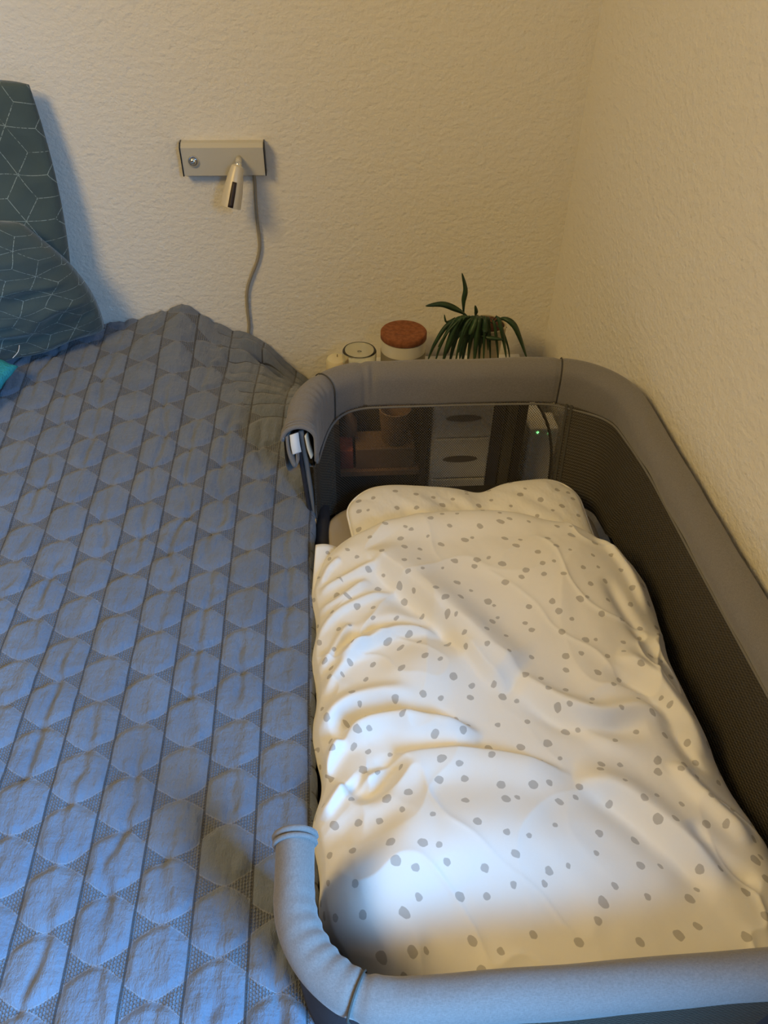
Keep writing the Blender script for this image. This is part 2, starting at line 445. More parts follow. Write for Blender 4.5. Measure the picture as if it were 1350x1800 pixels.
# ================================================================ CUSHIONS
def cushion(name, BL, BR_, TR, TL, T, m, seed, n=70, pinch=.10, uvsz=.48, parent=None, pw=.42, wr=.008, sagf=0.0):
    BL, BR_, TR, TL = map(Vector, (BL, BR_, TR, TL))
    nrm = (BR_ - BL).cross(TL - BL).normalized()      # towards the room
    V = []; UVs = []; F_ = []
    for side in (1, -1):
        for i in range(n + 1):
            for j in range(n + 1):
                s, t = i / n, j / n; a, b_ = 2 * s - 1, 2 * t - 1
                a2 = a * (1 - pinch * (1 - b_ * b_) * abs(a)); b2 = b_ * (1 - pinch * (1 - a * a) * abs(b_))
                s2, t2 = (a2 + 1) / 2, (b2 + 1) / 2
                p = BL * (1 - s2) * (1 - t2) + BR_ * s2 * (1 - t2) + TR * s2 * t2 + TL * (1 - s2) * t2
                th = T * .5 * ((1 - a * a) * (1 - b_ * b_)) ** pw
                env = min(1, ((1 - a * a) * (1 - b_ * b_)) * 6)
                nn = noise.noise(Vector((s * 3.5 + seed, t * 7 + side * 3, seed))) + .6 * noise.noise(Vector((s * 9 + seed, t * 14, seed * 2 + side)))
                p = p + nrm * (side * (th + wr * nn * env))
                p = p + (TL - BL).normalized() * (.006 * noise.noise(Vector((s * 9, t * 4, seed + 4))))
                V.append(p); UVs.append((s * uvsz, t * uvsz))
    N1 = (n + 1) ** 2
    for i in range(n):
        for j in range(n):
            q = (i * (n + 1) + j, (i + 1) * (n + 1) + j, (i + 1) * (n + 1) + j + 1, i * (n + 1) + j + 1)
            F_.append(q); F_.append(tuple(N1 + k for k in q[::-1]))
    o = mesh_obj(name, V, F_, m, parent, uvs=UVs)
    wd = o.modifiers.new('weld', 'WELD'); wd.merge_threshold = .0004
    return o
c1 = cushion('cushion', (-.98, 1.50, .535), (-.535, 1.515, .535), (-.512, 1.563, .985), (-.975, 1.565, 1.0), .085, m_cush, 1.3, pinch=-.09, wr=.011)
tag(c1, 'dark green-grey stitched cushion standing upright against the wall, behind the other cushion', 'cushion', None)
c2 = cushion('cushion', (-.90, 1.34, .545), (-.475, 1.53, .530), (-.560, 1.475, .775), (-.97, 1.28, .815), .17, m_cush, 5.1, pinch=-.13, wr=.013)
tag(c2, 'plump blue-green stitched cushion leaning in front of the upright one, touching the bedspread', 'cushion', None)
c3 = cushion('cushion', tuple(at(-210, 730, 2, .55)), tuple(at(-70, 760, 2, .538)), tuple(at(32, 645, 2, .548)), tuple(at(-110, 590, 2, .575)), .055, m_teal, 9.7, pinch=.02, n=40)
tag(c3, 'bright turquoise cushion of which only a corner shows at the left edge of the bedspread', 'cushion')
tube('thread', smoothpath([(-.618, 1.380, .548), (-.608, 1.39, .556), (-.605, 1.398, .566)], 5), .0007, m_white, c3, n=6)

# ================================================================ CRIB
crib = empty('bedside_crib', (.21, .65, 0))
tag(crib, 'grey fabric bedside crib with padded rim and mesh sides, open towards the large bed', 'crib')
# path of the rim centre, from the back-left stub round to the front-left stub (clockwise from above)
RT = 0.024
x0, x1, y0, y1 = -.045, .477, .190, 1.101
Rbl, Rbr, Rfr, Rfl = .115, .115, .10, .085
def arc(cx, cy, r, a0, a1, n): return [(cx + r * math.cos(a0 + (a1 - a0) * i / n), cy + r * math.sin(a0 + (a1 - a0) * i / n)) for i in range(n + 1)]
path2 = []
path2 += [(x0 - .004, .945 + i * (y1 - Rbl - .945) / 5) for i in range(5)]
path2 += arc(x0 + Rbl, y1 - Rbl, Rbl, PI, PI / 2, 16)
path2 += [(x0 + Rbl + (x1 - Rbr - x0 - Rbl) * i / 24, y1) for i in range(1, 24)]
path2 += arc(x1 - Rbr, y1 - Rbr, Rbr, PI / 2, 0, 16)
path2 += [(x1, y1 - Rbr - (y1 - Rbr - y0 - Rfr) * i / 40) for i in range(1, 40)]
path2 += arc(x1 - Rfr, y0 + Rfr, Rfr, 0, -PI / 2, 14)
path2 += [(x1 - Rfr - (x1 - Rfr - x0 - Rfl) * i / 24, y0) for i in range(1, 24)]
path2 += arc(x0 + Rfl, y0 + Rfl, Rfl, -PI / 2, -PI, 14)
path2 += [(x0, y0 + Rfl + i * (.325 - y0 - Rfl) / 6) for i in range(1, 7)]
PP = np.array(path2)
seg = np.linalg.norm(np.diff(PP, axis=0), axis=1); SL = np.concatenate([[0], np.cumsum(seg)])
LT = SL[-1]
def resample(step):
    n = int(LT / step); s = np.linspace(0, LT, n)
    return s, np.stack([np.interp(s, SL, PP[:, 0]), np.interp(s, SL, PP[:, 1])], 1)
def sof(x, y):   # arc length of nearest point
    d = np.hypot(PP[:, 0] - x, PP[:, 1] - y); return SL[int(np.argmin(d))]
ZT = 0.678
def ztop(s, x, y): # rim height along the path
    z = ZT + .003 * math.sin(s * 5.0)
    z -= .012 * math.exp(-(s / .06) ** 2)
    return z
ss, pc = resample(.005)
tn = np.gradient(pc, axis=0); tn /= np.linalg.norm(tn, axis=1)[:, None]
nin = np.stack([tn[:, 1], -tn[:, 0]], 1)      # points inwards (clockwise path)
s_front0 = sof(x1 - Rfr, y0); s_front1 = sof(x0 + Rfl, y0); s_fl = sof(x0, y0 + Rfl)
s_br0 = sof(x1 - Rbr, y1); s_bl1 = sof(x0 + Rbl, y1)
# cross section: outer hem, up, over the tube, down the inner skirt
def section(s):
    """list of (inward offset, height below the top)"""
    front = float(sst(s_front0 - .10, s_front0 + .04, np.array(s)))
    stub = float(sst(s_front1 - .02, s_fl + .03, np.array(s)))
    out = []
    skirt_in = .072 * (1 - front) + .040 * front
    xs_ = float(np.interp(s, SL, PP[:, 0]))
    skirt_out = .085 * (1 - front) + front * (.047 + .016 * math.exp(-((xs_ - .17) / .05) ** 2) - .006 * float(sst(.21, .29, np.array(xs_))) + .004 * stub)
    right = float(sst(s_br0 + .03, s_br0 + .34, np.array(s))) * (1 - front)
    skirt_in -= .018 * right
    # corner swag of the back-left and end of the stub
    skirt_in += .035 * math.exp(-((s - .07) / .05) ** 2)
    skirt_in += .006 * math.exp(-((s - (s_br0 + .07)) / .06) ** 2)
    if front > .5:
        pass
    r = RT - .0058 * front - .0008 * stub
    cin = r * (1 - .35 * front); cin_off = r * (1.0 - .45 * front)
    pts = []
    pts.append((-r * .95 + .012 * front, -skirt_out)); pts.append((-r * 1.0 + .004 * front, -(r + skirt_out) * .55))
    for k in range(0, 13):
        a = PI - PI * k / 12
        pts.append((r * math.cos(a), -r + r * math.sin(a)))
    pts.append((r * 1.0 - .004 * front - .003 * right, -r - (skirt_in - r) * .4)); pts.append((r * .97 - .012 * front - .008 * right, -r - (skirt_in - r) * .75))
    pts.append((r * .92 - .018 * front - .011 * right, -skirt_in))
    # back of the inner skirt and underside
    pts.append((r * .70 - .018 * front - .009 * right, -skirt_in + .001)); pts.append((0, -min(skirt_in, skirt_out) + .006)); pts.append((-r * .70 + .008, -skirt_out + .001))
    return pts
SV = []; n_sec = len(section(0)); UVr = []
seams = [0.135, .205, s_br0 + .02, s_front1 + .035]
def wrinkle(s, k):
    a = k / n_sec
    g = 0
    for sm in seams:
        g -= .0035 * math.exp(-((s - sm) / .0035) ** 2)
    g -= .0075 * math.exp(-((s - .222 - .002 * math.sin(a * 6)) / .0032) ** 2) * max(0, math.sin(PI * min(1, max(0, (a - .35) / .4))))
    # tight folds inside the bent corners
    for c0, wdt, amp in ((.085, .035, .0022), (s_front1 + .085, .045, .0020), (.012, .02, .002)):
        e = math.exp(-((s - c0) / wdt) ** 2)
        inner = max(0, math.sin(PI * min(1, max(0, (a - .25) / .6))))
        g += amp * e * inner * math.sin(s * 420 + 3 * a)
    g += .0016 * noise.noise(Vector((s * 14, a * 5, 2)))
    return g
for i, s in enumerate(ss):
    zt = ztop(s, *pc[i]); sec = section(s)
    for k, (o_, h_) in enumerate(sec):
        g = wrinkle(s, k)
        ln = math.hypot(o_, h_ + RT) + 1e-6
        o2 = o_ + g * o_ / ln; h2 = h_ + g * (h_ + RT) / ln
        SV.append((pc[i][0] + nin[i][0] * o2, pc[i][1] + nin[i][1] * o2, zt + h2)); UVr.append((s, k * .01))
FS = []
NS = len(ss)
for i in range(NS - 1):
    for k in range(n_sec):
        k2 = (k + 1) % n_sec
        FS.append((i * n_sec + k, (i + 1) * n_sec + k, (i + 1) * n_sec + k2, i * n_sec + k2))
FS.append(tuple((NS - 1) * n_sec + k for k in range(n_sec)))
rim = mesh_obj('padded_rim', SV, FS, m_grey, crib, uvs=UVr)
sd = rim.modifiers.new('sub', 'SUBSURF'); sd.levels = 1; sd.render_levels = 1
# piping along the inner skirt hem
def inner_hem(i, doff=0.0, dz=0.0):
    sec = section(ss[i]); o_, h_ = sec[17]
    return (pc[i][0] + nin[i][0] * (o_ + doff), pc[i][1] + nin[i][1] * (o_ + doff), ztop(ss[i], 0, 0) + h_ + dz)
i_a, i_b = 6, int(np.searchsorted(ss, s_front1))
tube('piping', [inner_hem(i, .001) for i in range(i_a, i_b, 2)], .0021, m_pipe, rim, n=8)
# stitched seam lines across the rim
def seam_line(s):
    i = int(np.searchsorted(ss, s)); sec = section(s); z = ztop(s, 0, 0)
    pts = [(pc[i][0] + nin[i][0] * o_, pc[i][1] + nin[i][1] * o_, z + h_ - .0005) for (o_, h_) in sec[1:18]]
    return pts
for s in (.135, s_br0 + .02, s_front1 + .035): tube('seam', seam_line(s), .0011, m_charc, rim, n=6)
# double hem band at the free end of the front stub
iE = NS - 1
zt = ztop(ss[iE], 0, 0)
for dy, r_ in ((0, .0030), (-.006, .0024)):
    pts = [(pc[iE][0] + nin[iE][0] * o_ * 1.02, pc[iE][1] + dy, zt + h_ * 1.0 + .001) for (o_, h_) in section(ss[iE])[1:18]]
    tube('cuff_hem', pts, r_, m_grey, rim, n=8)
# rolled cuff at the free end of the back stub
zt = ztop(0, 0, 0)
for dy, r_ in ((-.001, .0036), (.007, .003), (.014, .0026)):
    pts = [(pc[0][0] + nin[0][0] * o_ * 1.04, pc[0][1] + dy, zt + h_ * 1.0 + .0015) for (o_, h_) in section(0)[2:17]]
    tube('cuff_hem', pts, r_, m_grey, rim, n=8)

# inner walls: lined mesh on the long side and the corners, open mesh in the middle of the head end
ZM = 0.475
def wall_strip(name, sa, sb, m, zlow=.462, taper=0.0, step=1, parent=crib, off=0.0, ztopoff=.012):
    ia, ib = int(np.searchsorted(ss, sa)), min(NS - 1, int(np.searchsorted(ss, sb)))
    V = []; UV_ = []; nz = 14; idx = list(range(ia, ib + 1, step))
    if idx[-1] != ib: idx.append(ib)
    for i in idx:
        top = Vector(inner_hem(i, -.0035, ztopoff))
        x, y = pc[i]
        # taper at the head end
        th = (.078 if y > y1 - Rbr - .01 else .078 * float(sst(.80, y1 - Rbr, np.array(y))))
        bot = Vector((top.x, top.y, zlow)); cx_, cy_ = .216, .60
        bot.y = top.y - th * max(0.0, min(1, (y - .9) / .18))
        bot.x = top.x - (.022 if x > .3 else 0 if x < .2 else .022 * (x - .2) / .1) * (1 if y > .9 else .7)
        for k in range(nz + 1):
            t = k / nz; p = top.lerp(bot, t)
            V.append(p + Vector((nin[i][0], nin[i][1], 0)) * off); UV_.append((ss[i], t * (top - bot).length))
    n = len(idx)
    return mesh_obj(name, V, grid_faces(n, nz + 1), m, parent, uvs=UV_)
s_sm = sof(.408, y1); s_lm = sof(x0 + .030, y1 - .035)
wall_strip('mesh_panel', s_lm, s_sm, m_mesh)
wall_strip('side_lining', s_sm, s_front1 + .02, m_mesh_lined, step=3)
wall_strip('side_lining', 0.0, s_lm, m_mesh_lined)
wall_strip('side_lining', s_front1 + .02, LT, m_navy, step=2)
# vertical double seam tapes
for s in (s_sm - .003, s_sm + .006):
    wall_strip('seam_tape', s - .0018, s + .0018, m_charc, off=.0018)
# outer skin below the rim
def skin(name, sa, sb, m, ztop_, zlow, off):
    ia, ib = int(np.searchsorted(ss, sa)), min(NS - 1, int(np.searchsorted(ss, sb)))
    V = []
    for i in range(ia, ib + 1, 2):
        for z in (ztop_, (ztop_ + zlow) / 2, zlow):
            V.append((pc[i][0] - nin[i][0] * off, pc[i][1] - nin[i][1] * off, z))
    n = len(range(ia, ib + 1, 2))
    return mesh_obj(name, V, grid_faces(n, 3), m, crib)
skin('outer_panel', s_br0 + .05, LT, m_navy, .64, .40, .004)
skin('outer_panel', .045, s_lm, m_grey, .64, .40, .004)
# lower part of the head end: dark band so the open mesh ends at the mattress
skin('outer_band', s_lm, s_br0 + .05, m_navy, .455, .40, -.05)
# folded-down side towards the bed
bm = bmesh.new()
V = []; n1 = 60
ysl = np.linspace(.19, 1.00, n1)
for y in ysl:
    for (dx, z) in ((-.004, .36), (-.006, .47), (-.002, .484), (.008, .486), (.016, .478), (.018, .40)):
        V.append((-.026 + dx + .0015 * math.sin(y * 40), y, z + .003 * math.sin(y * 23)))
mesh_obj('lowered_side', V, grid_faces(n1, 6), m_navy, crib)
# zip along the open head-left edge
zp = []
for t in np.linspace(0, 1, 14):
    zp.append((-.046 + .014 * t, .952 - .012 * t, .655 - .165 * t))
tube('zip_edge', zp, .0042, m_pipe, crib, n=8)
tube('zip_edge', [(p[0] - .007, p[1] - .004, p[2]) for p in zp], .0032, m_navy, crib, n=8)
zpull = tube('zip_pull', [(-.034, .934, .497), (-.033, .930, .490), (-.032, .925, .484)], [.0035, .0045, .003], m_chrome, crib, n=8)
# folded grey flap and white care label hanging out of the cuff
def flap(name, pts, wvec, m, th=.0022, parent=crib):
    P = smoothpath(pts, 5); wv = Vector(wvec); V = []
    for p in P:
        V.append(p - wv / 2); V.append(p + wv / 2)
    o = mesh_obj(name, V, grid_faces(len(P), 2), m, parent)
    md = o.modifiers.new('solid', 'SOLIDIFY'); md.thickness = th; md.offset = 0
    return o
flap('folded_flap', [(-.065, .952, .652), (-.064, .944, .630), (-.059, .938, .612), (-.055, .938, .606), (-.052, .944, .612), (-.050, .955, .645)], (.004, .020, 0), m_grey, .0042)
flap('care_label', [(-.056, .944, .655), (-.055, .936, .642), (-.053, .932, .628)], (.013, .004, .002), m_paper, .002)
flap('care_label', [(-.038, .950, .650), (-.035, .946, .628), (-.031, .944, .612)], (.004, .012, 0), m_ceramic, .002)

# crib mattress with its fitted sheet
def rounded_slab(name, xa, xb, ya, yb, r, z0, z1, rz, m, parent, n=10):
    out = arc(xb - r, yb - r, r, 0, PI / 2, n) + arc(xa + r, yb - r, r, PI / 2, PI, n) + arc(xa + r, ya + r, r, PI, 1.5 * PI, n) + arc(xb - r, ya + r, r, 1.5 * PI, 2 * PI, n)
    cx, cy = (xa + xb) / 2, (ya + yb) / 2; V = []; N = len(out); rings = []
    for k in range(7):
        a = PI / 2 * k / 6; rings.append((rz * (1 - math.cos(a)), z1 - rz * (1 - math.sin(a))))
    rings = [(0, z0)] + rings
    for ins, z in rings:
        fx = 1 - ins / ((xb - xa) / 2); fy = 1 - ins / ((yb - ya) / 2)
        for (x, y) in out: V.append((cx + (x - cx) * fx, cy + (y - cy) * fy, z))
    F_ = []
    for k in range(len(rings) - 1):
        for i in range(N): F_.append((k * N + i, k * N + (i + 1) % N, (k + 1) * N + (i + 1) % N, (k + 1) * N + i))
    F_.append(tuple((len(rings) - 1) * N + i for i in range(N))); F_.append(tuple(range(N))[::-1])
    return mesh_obj(name, V, F_, m, parent)
cm = rounded_slab('crib_mattress', -.022, .432, .232, .992, .075, .41, .482, .022, m_sheet, None)
tag(cm, 'small crib mattress in a beige-grey fitted sheet, under the dotted duvet', 'mattress')
# crib base and frame
rounded_slab('base_board', -.02, .45, .215, 1.0, .05, .385, .405, .004, m_navy, crib)
for y in (.26, .96):
    tube('leg', [(.21, y, .39), (.21, y, .03)], .016, m_metal, crib)
    tube('foot_bar', [(-.01, y, .018), (.45, y, .018)], .018, m_metal, crib)

# ================================================================ BABY PILLOW
PXS = np.array([.012, .05, .10, .16, .205, .242, .28, .33, .37, .398])
pil = None
def baby_pillow():
    n, mm = 110, 60; V = []; UV_ = []; F_ = []
    xa, xb, ya, yb = .014, .402, .800, .983; r = .055
    for side in (1, -1):
        for i in range(n + 1):
            for j in range(mm + 1):
                a, b_ = 2 * i / n - 1, 2 * j / mm - 1
                # rounded rectangle by squeezing corners
                hx, hy = (xb - xa) / 2, (yb - ya) / 2
                x, y = a * hx, b_ * hy
                dx, dy = abs(x) - (hx - r), abs(y) - (hy - r)
                if dx > 0 and dy > 0:
                    m_ = max(dx, dy); l = math.hypot(dx, dy)
                    x = math.copysign(hx - r + dx * m_ / l, x); y = math.copysign(hy - r + dy * m_ / l, y)
                e = min(1, (1 - a * a) * 1.0 ) ; e2 = (1 - b_ * b_)
                th = .021 * (max(0, e) ** .35) * (max(0, e2) ** .5)
                X = (xa + xb) / 2 + x; Y = (ya + yb) / 2 + y
                t = (Y - ya) / (yb - ya)
                X += .022 * (1 - t) * (1 - (X - xa) / (xb - xa)); zc = .500 + .012 * t + .006 * math.sin(X * 22)
                dip = math.exp(-((X - .242) / .03) ** 2) * t
                zc -= .007 * dip; Y -= .009 * dip * t
                Y -= .018 * math.exp(-((X - .015) / .05) ** 2) * t
                w_ = .004 * noise.noise(Vector((X * 18, Y * 12, side))) + .003 * noise.noise(Vector((X * 40 + Y * 30, Y * 14, side + 4)))
                V.append((X, Y, zc + side * th + w_ * e * e2 * 2 * (1 if side > 0 else .3))); UV_.append((X + .3, Y))
    N1 = (n + 1) * (mm + 1)
    for q in grid_faces(n + 1, mm + 1): F_.append(q); F_.append(tuple(N1 + k for k in q[::-1]))
    # border loop for the piping
    rim_i = [i * (mm + 1) + mm for i in range(0, n + 1)] + [n * (mm + 1) + j for j in range(mm - 1, -1, -1)] + [i * (mm + 1) for i in range(n - 1, -1, -1)] + [j for j in range(1, mm)]
    o = mesh_obj('baby_pillow', V, F_, m_dotp, None, uvs=UV_)
    wd = o.modifiers.new('weld', 'WELD'); wd.merge_threshold = .0003
    tag(o, 'small flat white dotted baby pillow with white piping at the head of the crib', 'pillow')
    loop = [V[i] for i in rim_i]
    loop2 = [loop[0]]
    for p in loop[1:]:
        if (Vector(p) - Vector(loop2[-1])).length > .0035: loop2.append(p)
    tube('piping', loop2, .0019, m_white, o, n=8, close=True)
    return o
baby_pillow()

# ================================================================ DUVET
def duvet():
    nx, ny = 300, 440
    # outline in plan, left and right edge per y (from the photo's outline)
    YS = np.linspace(.196, .885, ny)
    XL = np.interp(YS, [.205, .24, .28, .33, .40, .45, .55, .65, .72, .80, .835, .862, .885], [.026, .000, -.020, -.033, -.036, -.030, -.036, -.036, -.037, -.035, -.008, .070, .15])
    XRr = np.interp(YS, [.205, .24, .36, .45, .53, .60, .68, .73, .77, .81, .83, .86, .875], [.425, .445, .446, .438, .437, .436, .446, .449, .440, .415, .385, .300, .26])
    ker = np.hanning(17); ker /= ker.sum()
    XL = np.convolve(np.pad(XL, 8, 'edge'), ker, 'valid'); XRr = np.convolve(np.pad(XRr, 8, 'edge'), ker, 'valid')
    a = np.linspace(-1, 1, nx); a = np.sign(a) * (1 - (1 - np.abs(a)) ** 1.25)
    A, Y = np.meshgrid(a, YS, indexing='ij')
    X = (XL[None, :] * (1 - A) + XRr[None, :] * (1 + A)) / 2
    X = X + .004 * np.sin(Y * 55 + 1) * np.clip(-A, 0, 1) ** 8
    tY = (Y - YS[0]) / (YS[-1] - YS[0])
    pw_ = 3.2 + 7 * (1 - sst(.28, .42, Y)) * (A > 0)
    prof = (1 - np.abs(A) ** pw_) ** .50
    endp = np.clip(np.minimum((Y - YS[0]) / .030, (YS[-1] - Y) / .070), 0, 1); endp = np.sqrt(np.clip(1 - (1 - endp) ** 2, 0, 1))
    H = .072 * prof * endp
    # ---- large forms
    def blob(px, py, z, sx, sy, rot, amp):
        p = at(px, py, 2, z); c, s = math.cos(rot), math.sin(rot)
        dx, dy = X - p.x, Y - p.y
        u, v = dx * c + dy * s, -dx * s + dy * c
        return amp * np.exp(-(u / sx) ** 2 - (v / sy) ** 2)
    H += blob(900, 1500, .57, .15, .085, -.25, .030)
    H += blob(780, 1480, .57, .08, .06, 0, .012)
    H += blob(760, 1170, .57, .07, .040, .25, .016)
    H += blob(980, 1010, .56, .13, .09, -.1, .016)
    H += blob(1090, 1200, .56, .10, .08, -.5, .010)
    H += blob(640, 1610, .57, .06, .065, .3, .032)
    # ---- folds: polylines in the photo; (points, height, width towards each side)
    def fold(pts, amp, wa, wb, fade=.25):
        P = smoothpath([at(px, py, 2, .565) for px, py in pts], 8)
        P = np.array([(p.x, p.y) for p in P]); best = np.full(X.shape, 9.0); sd_ = np.zeros(X.shape); tt = np.zeros(X.shape)
        n = len(P) - 1
        for i in range(n):
            p, q = P[i], P[i + 1]; d = q - p; L = np.hypot(*d) + 1e-9
            t = np.clip(((X - p[0]) * d[0] + (Y - p[1]) * d[1]) / L ** 2, 0, 1)
            ex, ey = X - p[0] - t * d[0], Y - p[1] - t * d[1]; dd = np.hypot(ex, ey)
            m_ = dd < best; best = np.where(m_, dd, best)
            sd_ = np.where(m_, np.sign(d[0] * ey - d[1] * ex), sd_); tt = np.where(m_, (i + t) / n, tt)
        wdt = np.where(sd_ > 0, wa, wb)
        env = sst(0, fade, tt) * sst(0, fade, 1 - tt) if fade > 0 else 1
        return 1.3 * amp * env * np.exp(-(best / wdt) ** 2)
    f = fold
    # wa = left-hand side of the direction of travel, wb = right-hand side
    H += f([(590, 1140), (640, 1125), (700, 1108), (780, 1112)], .014, .030, .008)
    H -= f([(575, 1120), (630, 1105), (690, 1092), (770, 1100)], .010, .010, .014)
    H += f([(560, 1200), (600, 1150), (650, 1120)], .007, .010, .008)
    H += f([(555, 1260), (590, 1230), (640, 1215), (740, 1225)], .010, .012, .010)
    H += f([(600, 1300), (630, 1270), (690, 1262), (780, 1280), (850, 1300)], .018, .008, .020)
    H -= f([(600, 1262), (650, 1250), (720, 1252), (800, 1270)], .012, .010, .008)
    H -= f([(610, 1360), (650, 1390), (680, 1360), (700, 1330)], .017, .016, .014)
    H += f([(600, 1410), (660, 1360), (720, 1338), (820, 1335), (920, 1350), (1010, 1380)], .012, .007, .030, .2)
    H += f([(555, 1350), (575, 1310), (600, 1280)], .012, .008, .010)
    H += f([(560, 1420), (585, 1390), (610, 1370)], .010, .008, .008)
    H -= f([(590, 1430), (640, 1480), (700, 1420)], .006, .02, .02)
    H += f([(645, 960), (690, 1000), (740, 1050), (800, 1120), (850, 1180), (900, 1215)], .015, .045, .008, .15)
    H -= f([(640, 985), (700, 1040), (760, 1095), (830, 1150)], .010, .008, .020)
    H += f([(720, 1010), (780, 1080), (870, 1160), (960, 1230), (1060, 1300), (1150, 1330)], .009, .03, .012)
    H += f([(900, 1190), (960, 1240), (1040, 1262), (1130, 1250), (1230, 1270)], .010, .014, .010)
    H -= f([(920, 1215), (980, 1265), (1060, 1285), (1140, 1275)], .008, .010, .014)
    H += f([(1080, 1150), (1140, 1180), (1200, 1240), (1260, 1310)], .011, .018, .009)
    H -= f([(1060, 1175), (1130, 1210), (1190, 1270), (1250, 1350)], .009, .008, .014)
    H += f([(1000, 1370), (1090, 1400), (1180, 1470), (1290, 1560)], .012, .022, .012)
    H -= f([(1010, 1395), (1090, 1440), (1170, 1510), (1260, 1590)], .008, .010, .018)
    H += f([(1180, 1330), (1240, 1400), (1330, 1480)], .010, .012, .010)
    H -= f([(1200, 1450), (1270, 1520), (1340, 1560)], .008, .010, .012)
    H += f([(1050, 930), (1100, 980), (1150, 1060)], .008, .012, .008)
    H -= f([(1060, 1010), (1120, 1090), (1180, 1150)], .007, .010, .012)
    for pts in ([(556, 1010), (610, 1000), (680, 985)], [(552, 1040), (600, 1035), (650, 1010)], [(552, 1085), (590, 1060), (640, 1045), (700, 1030)], [(556, 1150), (590, 1110), (620, 1080)], [(560, 1000), (575, 975), (600, 965)]):
        H += f(pts, .0055, .007, .006)
    # fine random creases, warped
    wx = fbm(X * 9 + 2, Y * 9 + 5, 2) * 1.2; wy = fbm(X * 9 + 32, Y * 9 + 15, 2) * 1.2
    r1 = 1 - np.abs(2 * vnoise((X - .5 * Y) * 9 + wx, (Y + .4 * X) * 6 + wy) - 1)
    r2 = 1 - np.abs(2 * vnoise((X + .7 * Y) * 15 + wx * 2 + 9, (Y - .6 * X) * 8 + wy + 4) - 1)
    edgew = np.clip(np.abs(A) * 1.2, .35, 1)
    H += (.0075 * r1 ** 3 + .0045 * r2 ** 4) * edgew * endp * np.clip(prof * 1.5, 0, 1)
    H += .006 * (fbm(X * 12, Y * 12, 3) - .44) * endp
    H = np.maximum(H * np.clip(prof * 3, 0, 1), .0)
    zb = .486 + .004 * np.abs(A) ** 4
    Zt = zb + .006 + H
    # sits over the foot of the pillow at the head end
    Zt += .018 * sst(.79, .87, Y) * np.exp(-((X - .21) / .17) ** 4)
    zlo = zb + .018 * sst(.79, .87, Y) * np.exp(-((X - .21) / .17) ** 4)
    top = np.stack([X, Y, Zt], -1).reshape(-1, 3)
    bot = np.stack([X, Y, zlo], -1).reshape(-1, 3)
    # UV by arc length so dots hug the folds
    du = np.zeros_like(X); du[1:] = np.hypot(np.diff(X, axis=0), np.diff(Zt, axis=0) * .8)
    dvv = np.zeros_like(X); dvv[:, 1:] = np.hypot(np.diff(Y, axis=1), np.diff(Zt, axis=1) * .8)
    Uc = np.cumsum(du, 0); Uc -= Uc[nx // 2][None, :]; Vc = np.cumsum(dvv, 1)
    Vc = np.repeat(Vc.mean(0)[None, :], nx, 0) * .6 + Vc * .4
    N = nx * ny
    F_ = grid_faces(nx, ny) + [tuple(N + k for k in q[::-1]) for q in grid_faces(nx, ny)]
    I = np.arange(N).reshape(nx, ny)
    loop = list(I[:, 0]) + list(I[-1, 1:]) + list(I[::-1, -1][1:]) + list(I[0, ::-1][1:])
    for p, q in zip(loop[:-1], loop[1:]): F_.append((int(q), int(p), int(p) + N, int(q) + N))
    o = mesh_obj('duvet', np.concatenate([top, bot]), F_, m_dot, None, uvs=np.concatenate([np.stack([Uc, Vc], -1).reshape(-1, 2)] * 2))
    tag(o, 'rumpled white baby duvet with small grey dots filling the crib', 'duvet')
    # standing corner at the upper left edge
    c = at(565, 968, 2, .535)
    V = []; n = 14
    for i in range(n):
        for j in range(n):
            s, t = i / (n - 1), j / (n - 1)
            V.append((-.038 + .032 * s + .008 * t, .745 + .085 * t + .004 * s * t, .504 + .030 * t * (1 - s * .35) + .010 * math.sin(PI * s) * (1 - t * .6)))
    e = mesh_obj('corner', V, grid_faces(n, n), m_dot, o, uvs=[(v[0] + 1, v[1]) for v in V])
    md = e.modifiers.new('solid', 'SOLIDIFY'); md.thickness = .006
    return o
duvet()

# ================================================================ WALL LAMP
lamp = empty('wall_lamp', (-.19, 1.60, .85)); tag(lamp, 'champagne metal reading lamp on the back wall with a short pivoting spot', 'lamp')
lx0, lx1 = -.267, -.111
prof = [(1.5995, .884), (1.583, .884), (1.573, .8775), (1.5765, .826), (1.5995, .826)]
def prism(name, prof, xa, xb, m, parent, bevel=0):
    bm = bmesh.new(); A_ = [bm.verts.new((xa, y, z)) for y, z in prof]; B_ = [bm.verts.new((xb, y, z)) for y, z in prof]
    bm.faces.new(A_); bm.faces.new(B_[::-1]); n = len(prof)
    for i in range(n): bm.faces.new((A_[i], A_[(i + 1) % n], B_[(i + 1) % n], B_[i]))
    return bm_obj(name, bm, m, parent, bevel=bevel)
prism('wall_plate', prof, lx0, lx1, m_lampbody, lamp)
for xa in (lx0 - .0022, lx1 + .0002):
    prism('end_cap', [(y - (.0012 if y < 1.599 else 0), z + (.001 if z > .85 else -.001)) for y, z in prof], xa, xa + .002, m_lampend, lamp)
bc = at(340, 283, 1, 1.575)
lathe('switch', [(.0108, 0), (.0105, .003), (.0085, .0050), (.0062, .0046), (.0058, .0080), (.0040, .0098), (.001, .0102)], (bc.x, 1.5755, bc.z), m_chrome, lamp, n=28, axis=(0, -1, .12))
jt = at(420, 279, 1, 1.575); jb = at(419, 290, 1, 1.550)
tube('joint', [(jt.x, 1.577, jt.z), (jt.x, 1.560, jt.z - .001), tuple(jb)], [.0065, .0060, .0052], m_lampbody, lamp)
bmj = bmesh.new(); bmesh.ops.create_uvsphere(bmj, u_segments=18, v_segments=12, radius=.0072)
bmesh.ops.translate(bmj, verts=bmj.verts, vec=tuple(jb)); bm_obj('joint_ball', bmj, m_chrome, lamp, smooth=True)
